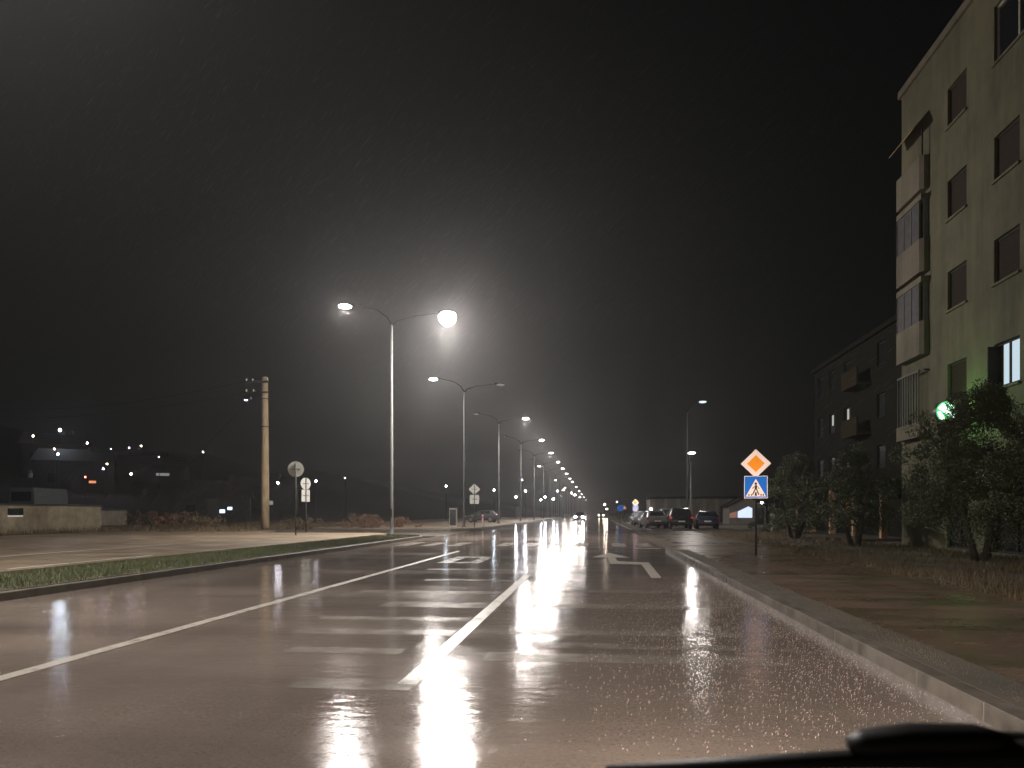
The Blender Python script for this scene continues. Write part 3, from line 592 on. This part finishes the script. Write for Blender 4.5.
MB().prism([(-1.0, .7), (.5, .7), (.5, 1.7), (.1, 1.9), (-1.0, 1.35)], -.03, -.004).build('shop_window', em('kiosk_window', (.62, .72, 1), 1.3), r)
MB().prism([(-1.85, .7), (-1.1, .7), (-1.1, 1.4), (-1.85, 1.15)], -.03, -.004).build('side_window', em('kiosk_warm', (1, .5, .35), .25), r)
MB().box(1.0, 1.7, -.04, -.004, .05, 1.7).build('door', M_dark, r)
r = empty('lamp_post', (15.8, 76, .1)); tag(r, 'white lamp on a short post right of the lit kiosk', 'lamp post', 'far lamps in the dark')
MB().tube([(0, .1, -.1), (0, .1, 2.35)], .04, 6).build('pole', M_dark, r)
MB().tube([(0, 0, 2.1), (0, 0, 2.15), (0, 0, 2.25), (0, 0, 2.3)], [.05, .1, .1, .05], 8).build('globe', em('kiosk_lamp', (.85, .9, 1), 60), r)
# fence posts at the side street
M_fp = pm('pale_fence_post', (.3, .28, .24), .7)
spots = [(11.4, 51.5), (12.1, 51.8), (13.6, 52), (16.2, 52)]; nm = ['leftmost', 'second from left', 'third from left', 'rightmost']
for i, (x, y) in enumerate(spots):
    o = MB().prism([(-.12, 0), (.12, 0), (.12, 1.2), (.05, 1.3), (-.05, 1.3), (-.12, 1.2)], -.12, .12).build('fence_post', M_fp, bevel=.01)
    o.location = (x, y, .0); tag(o, 'pale concrete fence post under the crossing sign, %s of four' % nm[i], 'fence post', 'concrete fence posts')

# ---------------------------------------------------------------- round green sign
gs = empty('pharmacy_sign', (10.4, 24.33, 4.33), R(8)); tag(gs, 'round glowing green sign on a bracket at the cream building', 'sign')
def roundy(r, y0, y1): return MB().prism(disc(r), y0, y1)
roundy(.32, -.07, .07).build('case', M_dark, gs)
roundy(.305, -.085, -.071).build('face', em('green_face', (.10, .62, .22), 1.5), gs)
wg = em('white_green_face', (.75, 1, .8), 2.6); dg = pm('dark_green_face', (.0, .06, .025), .4)
lb = MB(); lb.prism([(-.26, .10), (-.12, .25), (-.02, .2), (.2, -.08), (.15, -.14), (.05, -.11)], -.092, -.0855)
lb.prism([(-.28, -.02), (-.2, .02), (-.05, -.2), (-.1, -.26), (-.2, -.2)], -.092, -.0855); lb.prism([(.02, .25), (.14, .24), (.24, .1), (.18, .06), (.1, .16)], -.092, -.0855)
lb.prism([(.06, -.2), (.2, -.14), (.25, -.02), (.28, -.06), (.2, -.2), (.1, -.27)], -.092, -.0855)
lb.build('white_emblem', wg, gs)
db = MB(); db.prism([(.03, .12), (.1, .14), (.2, -.02), (.15, -.05)], -.094, -.0925); db.prism([(-.08, -.14), (-.03, -.12), (.0, -.26), (-.06, -.28)], -.094, -.0925); db.prism([(.2, .05), (.29, .02), (.28, -.02), (.2, -.01)], -.094, -.0925); db.build('dark_emblem', dg, gs)
MB().tube([(.3, 0, .12), (.62, .04, .12)], .025, 8).build('bracket', M_dark, gs)
pl = bpy.data.lights.new('green_glow', 'POINT'); pl.energy = 75; pl.color = (.35, 1, .25); pl.shadow_soft_size = .25
po = bpy.data.objects.new('green_glow', pl); C.objects.link(po); po.location = (.05, -.42, 0); po.parent = gs

# ---------------------------------------------------------------- trees and bushes
M_leaf = pm('olive_leaves', (.045, .06, .022), .65, .45, 2.5, col2=(.085, .1, .042)); M_bark = pm('dark_bark', (.06, .048, .035), .9, .3, 6, bump=.5)
M_twig = pm('dry_twigs', (.16, .085, .05), .85, .35, 2)
def crown_mesh(name, clumps, nleaf, size, mat, parent):
    c = clumps[rng.integers(0, len(clumps), nleaf)]; d = rng.normal(0, 1, (nleaf, 3)); d /= np.linalg.norm(d, axis=1)[:, None]
    p = c[:, :3] + d * (c[:, 3] * rng.uniform(.25, 1, nleaf) ** .5)[:, None]
    a = rng.normal(0, 1, (nleaf, 3)) + d * .8 + np.array([0, 0, .3]); a /= np.linalg.norm(a, axis=1)[:, None]
    bq = np.cross(a, rng.normal(0, 1, (nleaf, 3))); bq /= np.linalg.norm(bq, axis=1)[:, None]
    L = (size * rng.uniform(.6, 1.4, nleaf))[:, None]; Wd = L * .22
    V = np.stack([p - a * L * .5, p + bq * Wd, p + a * L * .5, p - bq * Wd], 1).reshape(-1, 3)
    return np_mesh(name, V, np.arange(nleaf * 4).reshape(-1, 4), mat, parent)
def olive_tree(x, y, z0, h, w, nleaf, label, low=.28, seed=1, leaf=.06):
    rr = np.random.default_rng(seed); r = empty('olive_tree', (x, y, z0)); tag(r, label, 'tree', 'trees in front of the apartment buildings')
    tb = MB(); cl = []
    for s in range(3):
        a = s * 2.1 + rr.uniform(0, 1); bx, by = .12 * math.cos(a), .12 * math.sin(a); q = [(bx, by, -.05)]
        for t in (.25, .5, .75): q.append((bx + math.cos(a) * w * .28 * t + rr.normal(0, .06), by + math.sin(a) * w * .28 * t + rr.normal(0, .06), h * t * .85))
        tb.tube(q, [.1, .075, .05, .025], 7)
        for i in range(9):
            t0 = rr.uniform(.3, .95); k = Vector(q[1]).lerp(Vector(q[3]), (t0 - .3) / .65); aa = rr.uniform(0, 6.28); ll = w * rr.uniform(.22, .46)
            e = k + Vector((math.cos(aa) * ll, math.sin(aa) * ll, rr.uniform(-.1, .5) * h * .35)); mid = k.lerp(e, .5) + Vector((0, 0, .12))
            tb.tube([k, mid, e], [.032, .022, .008], 5)
            cl.append((*e, rr.uniform(.2, .42) * w * .3)); cl.append((*mid, rr.uniform(.2, .35) * w * .3))
    for i in range(46):
        a = rr.uniform(0, 6.28); u = rr.uniform(0, 1); zz = low * h + (1 - low) * h * u; rad = w * .5 * (min(1, .55 + u * 1.6) * (1 - max(0, u - .3) / .72) ** .8) * rr.uniform(.5, 1.06)
        cl.append((math.cos(a) * rad, math.sin(a) * rad, zz - .12 * h * (rad / w), rr.uniform(.09, .2) * w))
    for i in range(26):                                       # upright sprays at the outline
        a = rr.uniform(0, 6.28); q_ = rr.uniform(0, 1); rad = w * (.06 + .36 * q_); cl.append((math.cos(a) * rad, math.sin(a) * rad, h * (1.02 - .42 * q_ + rr.uniform(-.05, .05)), rr.uniform(.05, .1) * w))
    tb.build('trunk', M_bark, r, True)
    crown_mesh('crown', np.array(cl), nleaf, leaf, M_leaf, r)
    return r
olive_tree(9.4, 20.0, .12, 4.2, 3.3, 62000, 'large bushy dark tree under the lit window of the cream building', .2, 3)
olive_tree(9.75, 17.7, .12, 3.9, 2.4, 30000, 'bushy tree at the right picture edge against the cream wall', .3, 9)
olive_tree(9.2, 28.6, .12, 3.3, 2.9, 34000, 'rounded dark tree left of the large bushy one', .25, 5)
olive_tree(9.0, 36.2, .12, 3.6, 3.0, 34000, 'farthest of the dark trees, right of the crossing sign', .25, 11)
def bush(x, y, h, w, n, mat, label, seed, name='dry_bush', group='dry bushes behind the left paving', z0=None):
    rr = np.random.default_rng(seed); r = empty(name, (x, y, float(gh(x, y)) if z0 is None else z0)); tag(r, label, 'bush', group)
    cl = np.array([(rr.normal(0, w * .3), rr.normal(0, w * .25), rr.uniform(.15, .8) * h, rr.uniform(.12, .3) * h) for _ in range(24)])
    tb = MB()
    for _ in range(10):
        a = rr.uniform(0, 6.28); tb.tube([(0, 0, -.05), (math.cos(a) * w * .2, math.sin(a) * w * .2, h * .5), (math.cos(a) * w * .42, math.sin(a) * w * .42, h * rr.uniform(.6, 1))], [.02, .012, .004], 4)
    tb.build('stems', M_twig, r); crown_mesh('foliage', cl, n, .14, mat, r)
bush(-17.5, 56.5, 1.5, 3.4, 1700, M_twig, 'reddish dry bush between the twin plates and the nearest lamp pole', 1)
bush(-15.2, 57.5, 1.2, 2.6, 1200, M_twig, 'low reddish bush just left of the nearest lamp pole', 2)
bush(-25.6, 48, 1.1, 3.6, 1500, M_dry, 'brownish bush left of the utility pole base', 3)
bush(-28.6, 50, 1.3, 3.6, 1500, M_twig, 'rust coloured bush between concrete wall and utility pole', 4)
bush(-31.5, 52, 1.4, 3.4, 1500, M_dry, 'dull green bush right behind the end of the concrete wall', 5)
bush(-20.2, 51, .9, 2.4, 900, M_dry, 'small bush right of the utility pole base', 6)
bush(12.6, 48.5, 1.3, 3, 1600, M_leaf, 'dark hedge bush below the crossing sign', 7, 'dark_bush', 'dark bushes by the side street', .1)
bush(10.7, 46.5, 1.0, 2.4, 1300, M_leaf, 'dark low bush left of the crossing sign post', 8, 'dark_bush', 'dark bushes by the side street', .1)
bush(15.2, 49.5, 1.5, 3, 1600, M_leaf, 'dark bush right of the crossing sign by the fence posts', 9, 'dark_bush', 'dark bushes by the side street', .1)

# ---------------------------------------------------------------- cars
M_tyre = M_black; M_rim = pm('alloy_rim', (.35, .35, .36), .3, .1, 5, metal=.9); M_cglass = pm('car_glass', (.012, .014, .016), .05, spec=.8)
M_plate = sheeting('plate_white', (.7, .68, .62), .5); M_red = pm('tail_red', (.35, .012, .015), .2); M_clear = pm('clear_lamp', (.5, .5, .5), .15)
M_redl = em('tail_red_lit', (1, .06, .04), .5, True)
M_hl = em('headlight_lit', (1, .9, .9), 650, False); M_hlfar = em('far_headlight_lit', (1, .8, .6), 60, False)
SUV = [(0, .72, .5, .8, .78, .74, .8), (.08, .76, .4, .86, .98, .76, 1.02), (.16, .78, .36, .88, 1.0, .72, 1.08), (.52, .8, .34, .9, 1.02, .62, 1.58), (.9, .8, .3, .9, 1.02, .64, 1.65),
       (2.3, .8, .3, .9, 1.0, .64, 1.64), (2.65, .8, .3, .9, .99, .62, 1.56), (3.35, .8, .3, .89, .97, .68, 1.04), (4.1, .79, .34, .86, .84, .66, .9), (4.36, .72, .4, .8, .68, .62, .74), (4.45, .66, .45, .72, .6, .56, .62)]
HATCH = [(0, .68, .5, .76, .74, .7, .76), (.07, .72, .38, .82, .9, .72, .95), (.14, .74, .32, .84, .92, .66, 1.0), (.5, .76, .28, .85, .93, .58, 1.36), (.85, .76, .24, .86, .93, .6, 1.43),
         (2.0, .76, .24, .86, .92, .6, 1.44), (2.3, .76, .24, .86, .91, .58, 1.38), (3.0, .76, .24, .85, .89, .64, .94), (3.7, .75, .28, .82, .78, .62, .83), (3.95, .7, .34, .76, .62, .58, .66), (4.05, .62, .4, .68, .54, .52, .56)]
def ring(st):
    y, wb, zb, w, zt, wr, zr = st; zm = zb + (zt - zb) * .45
    return [(-wb, y, zb), (-w, y, zm), (-w * .985, y, zt), (-wr, y, zr), (wr, y, zr), (w * .985, y, zt), (w, y, zm), (wb, y, zb)]
def make_car(st, name, label, paint, group, glow=None, head=None, cat='car'):
    r = empty(name, (0, 0, 0)); tag(r, label, cat, group)
    RG = [ring(s) for s in st]; b = MB(); k = 8
    vs = [p for g_ in RG for p in g_]; n = len(RG)
    fs = [(i * k + j, i * k + (j + 1) % k, (i + 1) * k + (j + 1) % k, (i + 1) * k + j) for i in range(n - 1) for j in range(k)] + [tuple(range(k - 1, -1, -1)), tuple((n - 1) * k + j for j in range(k))]
    fs = [f[::-1] for f in fs]
    b.add(vs, fs); body = b.build('body', paint, r, True, bevel=.025)
    def patch(i0, i1, s0, u0, u1, v0, v1, nm, mat, off=.012):
        A, B = RG[i0], RG[i1]; s1 = s0 + 1
        def P(u, v):
            p = Vector(A[s0]).lerp(Vector(B[s0]), u); q_ = Vector(A[s1]).lerp(Vector(B[s1]), u); return p.lerp(q_, v)
        c = [P(u0, v0), P(u1, v0), P(u1, v1), P(u0, v1)]; nn = (c[1] - c[0]).cross(c[3] - c[0]).normalized()
        if nn.dot((c[0] + c[2]) / 2 - Vector((0, 2, .8))) < 0: nn = -nn
        m = MB(); m.add([q_ + nn * off for q_ in c] + [q_ - nn * .02 for q_ in c], [(0, 1, 2, 3), (0, 4, 5, 1), (1, 5, 6, 2), (2, 6, 7, 3), (3, 7, 4, 0)]); return m.build(nm, mat, r)
    patch(2, 3, 3, .06, .94, .06, .94, 'rear_window', M_cglass); patch(6, 7, 3, .06, .94, .06, .94, 'windscreen', M_cglass)
    for s0 in (2, 4):
        patch(4, 5, s0, .02, .47, .15, .85, 'side_window', M_cglass); patch(4, 5, s0, .53, .98, .15, .85, 'side_window', M_cglass)
    L = st[-1][0]; zt = st[1][4]
    for x in (-1, 1):
        MB().box(x * .8 - .1, x * .8 + .06 * 0 + .1, .02, .14, zt - .18, zt - .02).build('tail_light', glow or M_red, r, bevel=.02)
        MB().box(x * .58 - .14, x * .58 + .14, L - .16, L - .03, .62, .76).build('headlight', head or M_clear, r, bevel=.02)
        MB().box(x * .99 - .07, x * .99 + .07, L * .66 - .1, L * .66, zt + .02, zt + .16).build('mirror', paint, r, bevel=.02)
        for y in (L * .2, L * .8):
            t = MB().tube([(x * .62, y, .32), (x * .64, y, .32), (x * .84, y, .32), (x * .86, y, .32)], [.28, .32, .32, .28], 20).build('wheel', M_tyre, r, True)
            MB().tube([(x * .862, y, .32), (x * .872, y, .32)], [.21, .19], 16).build('rim', M_rim, t)
    MB().box(-.26, .26, -.03, -.012 + .03, .55, .66).build('licence_plate', M_plate, r)
    MB().box(-.74, .74, -.05, .06, .4, .52).build('bumper', M_black, r, bevel=.02)
    return r
def paint(name, c): return pm(name, c, .22, .04, 2, spec=.6)
K = paint('black_paint', (.01, .01, .012)); SI = paint('silver_paint', (.12, .115, .11)); BL = paint('blue_paint', (.015, .025, .06)); GR = paint('grey_paint', (.06, .06, .065))
gname = 'cars parked on the right'
carlist = [(SUV, K, 6.55, 60.2, 0, 'black car seen from behind, red tail lights glowing, middle of the parked cars', M_redl), (HATCH, BL, 8.6, 60.8, R(-4), 'dark blue car at the right end of the parked cars', None),
           (HATCH, SI, 4.95, 62.8, R(8), 'silver car left of the black car with red tail lights', None), (HATCH, GR, 5.1, 74, R(10), 'dark grey car behind the silver one', None),
           (HATCH, K, 5.2, 81, R(10), 'small far black car at the left end of the parked cars', None), (SUV, GR, 6.9, 73, R(6), 'tall grey car hidden behind the black car', None), (HATCH, K, 5.3, 88, R(8), 'farthest dark car beside the low white lamp', None)]
for st, p, x, y, rz, label, glow in carlist:
    o = make_car(st, 'parked_car', label, p, gname, glow); o.location = (x, y, .05); o.rotation_euler.z = rz
o = make_car(HATCH, 'oncoming_car', 'oncoming car with dazzling white headlights far down the road', GR, None, None, M_hl); o.location = (-2.6, 124, 0); o.rotation_euler.z = R(180)
o = make_car(HATCH, 'oncoming_car', 'tiny oncoming car with warm headlights beyond the dazzling one', K, None, None, M_hlfar); o.location = (1.5, 210, 0); o.rotation_euler.z = R(178)
o = make_car(HATCH, 'parked_car', 'dark grey car standing left of the road beyond the junction', GR, None); o.location = (-11.4, 90, .19); o.rotation_euler.z = R(80)

# ---------------------------------------------------------------- the car we sit in: bonnet, headlamps, wiper
oc = empty('car', (.35, .8, 0)); tag(oc, 'own dark car with its wiper resting along the lower right edge', 'car')
bn = MB(); prof = [(.0, .93), (.3, .85), (.7, .73), (1.1, .58), (1.25, .46), (1.3, .25)]
for (a, za), (c, zc) in zip(prof[:-1], prof[1:]):
    xs_ = np.linspace(-.78, .78, 9)
    for x0, x1 in zip(xs_[:-1], xs_[1:]):
        f0, f1 = -.05 * (x0 / .78) ** 2, -.05 * (x1 / .78) ** 2; bn.quad((x0, a, za + f0), (x1, a, za + f1), (x1, c, zc + f1), (x0, c, zc + f0))
bn.build('bonnet', paint('own_car_paint', (.02, .02, .022)), oc, True)
wp = MB(); wp.tube([(-.34, 0, 1.036), (-.1, 0, 1.054), (.06, 0, 1.064), (.3, 0, 1.074), (.6, 0, 1.085)], [.004, .01, .015, .016, .016], 8)
wpo = wp.build('wiper_blade', M_black, oc, True)
wa = MB(); wa.tube([(-.09, .01, 1.066), (-.07, .01, 1.072), (.02, .01, 1.076), (.14, .015, 1.074), (.5, .02, 1.06)], [.003, .007, .008, .008, .012], 8); wa.build('wiper_arm', M_black, oc, True)
MB().tube([(-.1, 0, 1.068), (-.085, 0, 1.071), (-.04, 0, 1.076), (.02, 0, 1.078), (.05, 0, 1.075)], [.008, .014, .016, .015, .01], 10).build('wiper_clip', M_black, oc, True)
for x in (-.58, .58):
    h = MB().box(x - .16, x + .16, 1.2, 1.31, .42, .56).build('headlight', M_clear, oc, bevel=.03)
    s = spot('headlight_beam', (x, 1.36, .5), HEAD_W, (1, .86, .74), oc, size=R(86), blend=.9, rad=.06, rot=(R(90 - 1.0), 0, R(-5)))

# ---------------------------------------------------------------- rain
def drops(name, n, box, length, rad, direction, mat, label, spread=.12, bias=1.0):
    p = np.stack([box[0][0] + (box[0][1] - box[0][0]) * rng.uniform(0, 1, n) ** bias, box[1][0] + (box[1][1] - box[1][0]) * rng.uniform(0, 1, n) ** .8, rng.uniform(*box[2], n)], 1)
    d = np.array(direction) + rng.normal(0, spread, (n, 3)); d /= np.linalg.norm(d, axis=1)[:, None]
    a = np.cross(d, [0, 1, .1]); a /= np.linalg.norm(a, axis=1)[:, None]; bq = np.cross(d, a); L = (length * rng.uniform(.5, 1.4, n))[:, None]; rr = (rad * rng.uniform(.6, 1.4, n))[:, None]
    V = np.stack([p - d * L / 2, p + a * rr, p - a * .5 * rr + bq * .87 * rr, p - a * .5 * rr - bq * .87 * rr, p + d * L * .35], 1).reshape(-1, 3)
    F0 = np.array([(0, 1, 2), (0, 2, 3), (0, 3, 1), (4, 2, 1), (4, 3, 2), (4, 1, 3)]); F = (np.arange(n) * 5)[:, None, None] + F0[None]
    return tag(np_mesh(name, V, F.reshape(-1, 3), mat), label, 'rain', kind='stuff')
M_rain = pm('rain_water', (.4, .41, .43), .2, .02, 1, spec=.6)
drops('rain', 15000, ((-22, 9), (19, 40), (.8, 18)), .5, .001, (-.75, .1, -.7), M_rain, 'slanting rain falling through the lamp light')
drops('rain_splash', 9000, ((-.4, 2.36), (4.2, 16), (.002, .014)), .022, .0013, (.35, .05, 1), pm('pink_tinted_splash', (.42, .32, .29), .3, .05, 1), 'tiny rain splashes sparkling on the right lane', .45, .5)  # pinkish glints tinted into the water's colour

# ---------------------------------------------------------------- haze
hz = MB().box(-560, 560, -90, 920, -1.2, 62); m = bpy.data.materials.new('haze_air'); m.use_nodes = True
n = m.node_tree.nodes; l = m.node_tree.links; n.remove(n['Principled BSDF']); pv = n.new('ShaderNodeVolumePrincipled')
pv.inputs['Color'].default_value = (.9, .9, .92, 1); pv.inputs['Density'].default_value = .0008; pv.inputs['Anisotropy'].default_value = .76
l.new(pv.outputs[0], n['Material Output'].inputs['Volume'])
ho = hz.build('haze', m); tag(ho, 'rainy night air glowing around the street lamps', 'haze', kind='stuff')
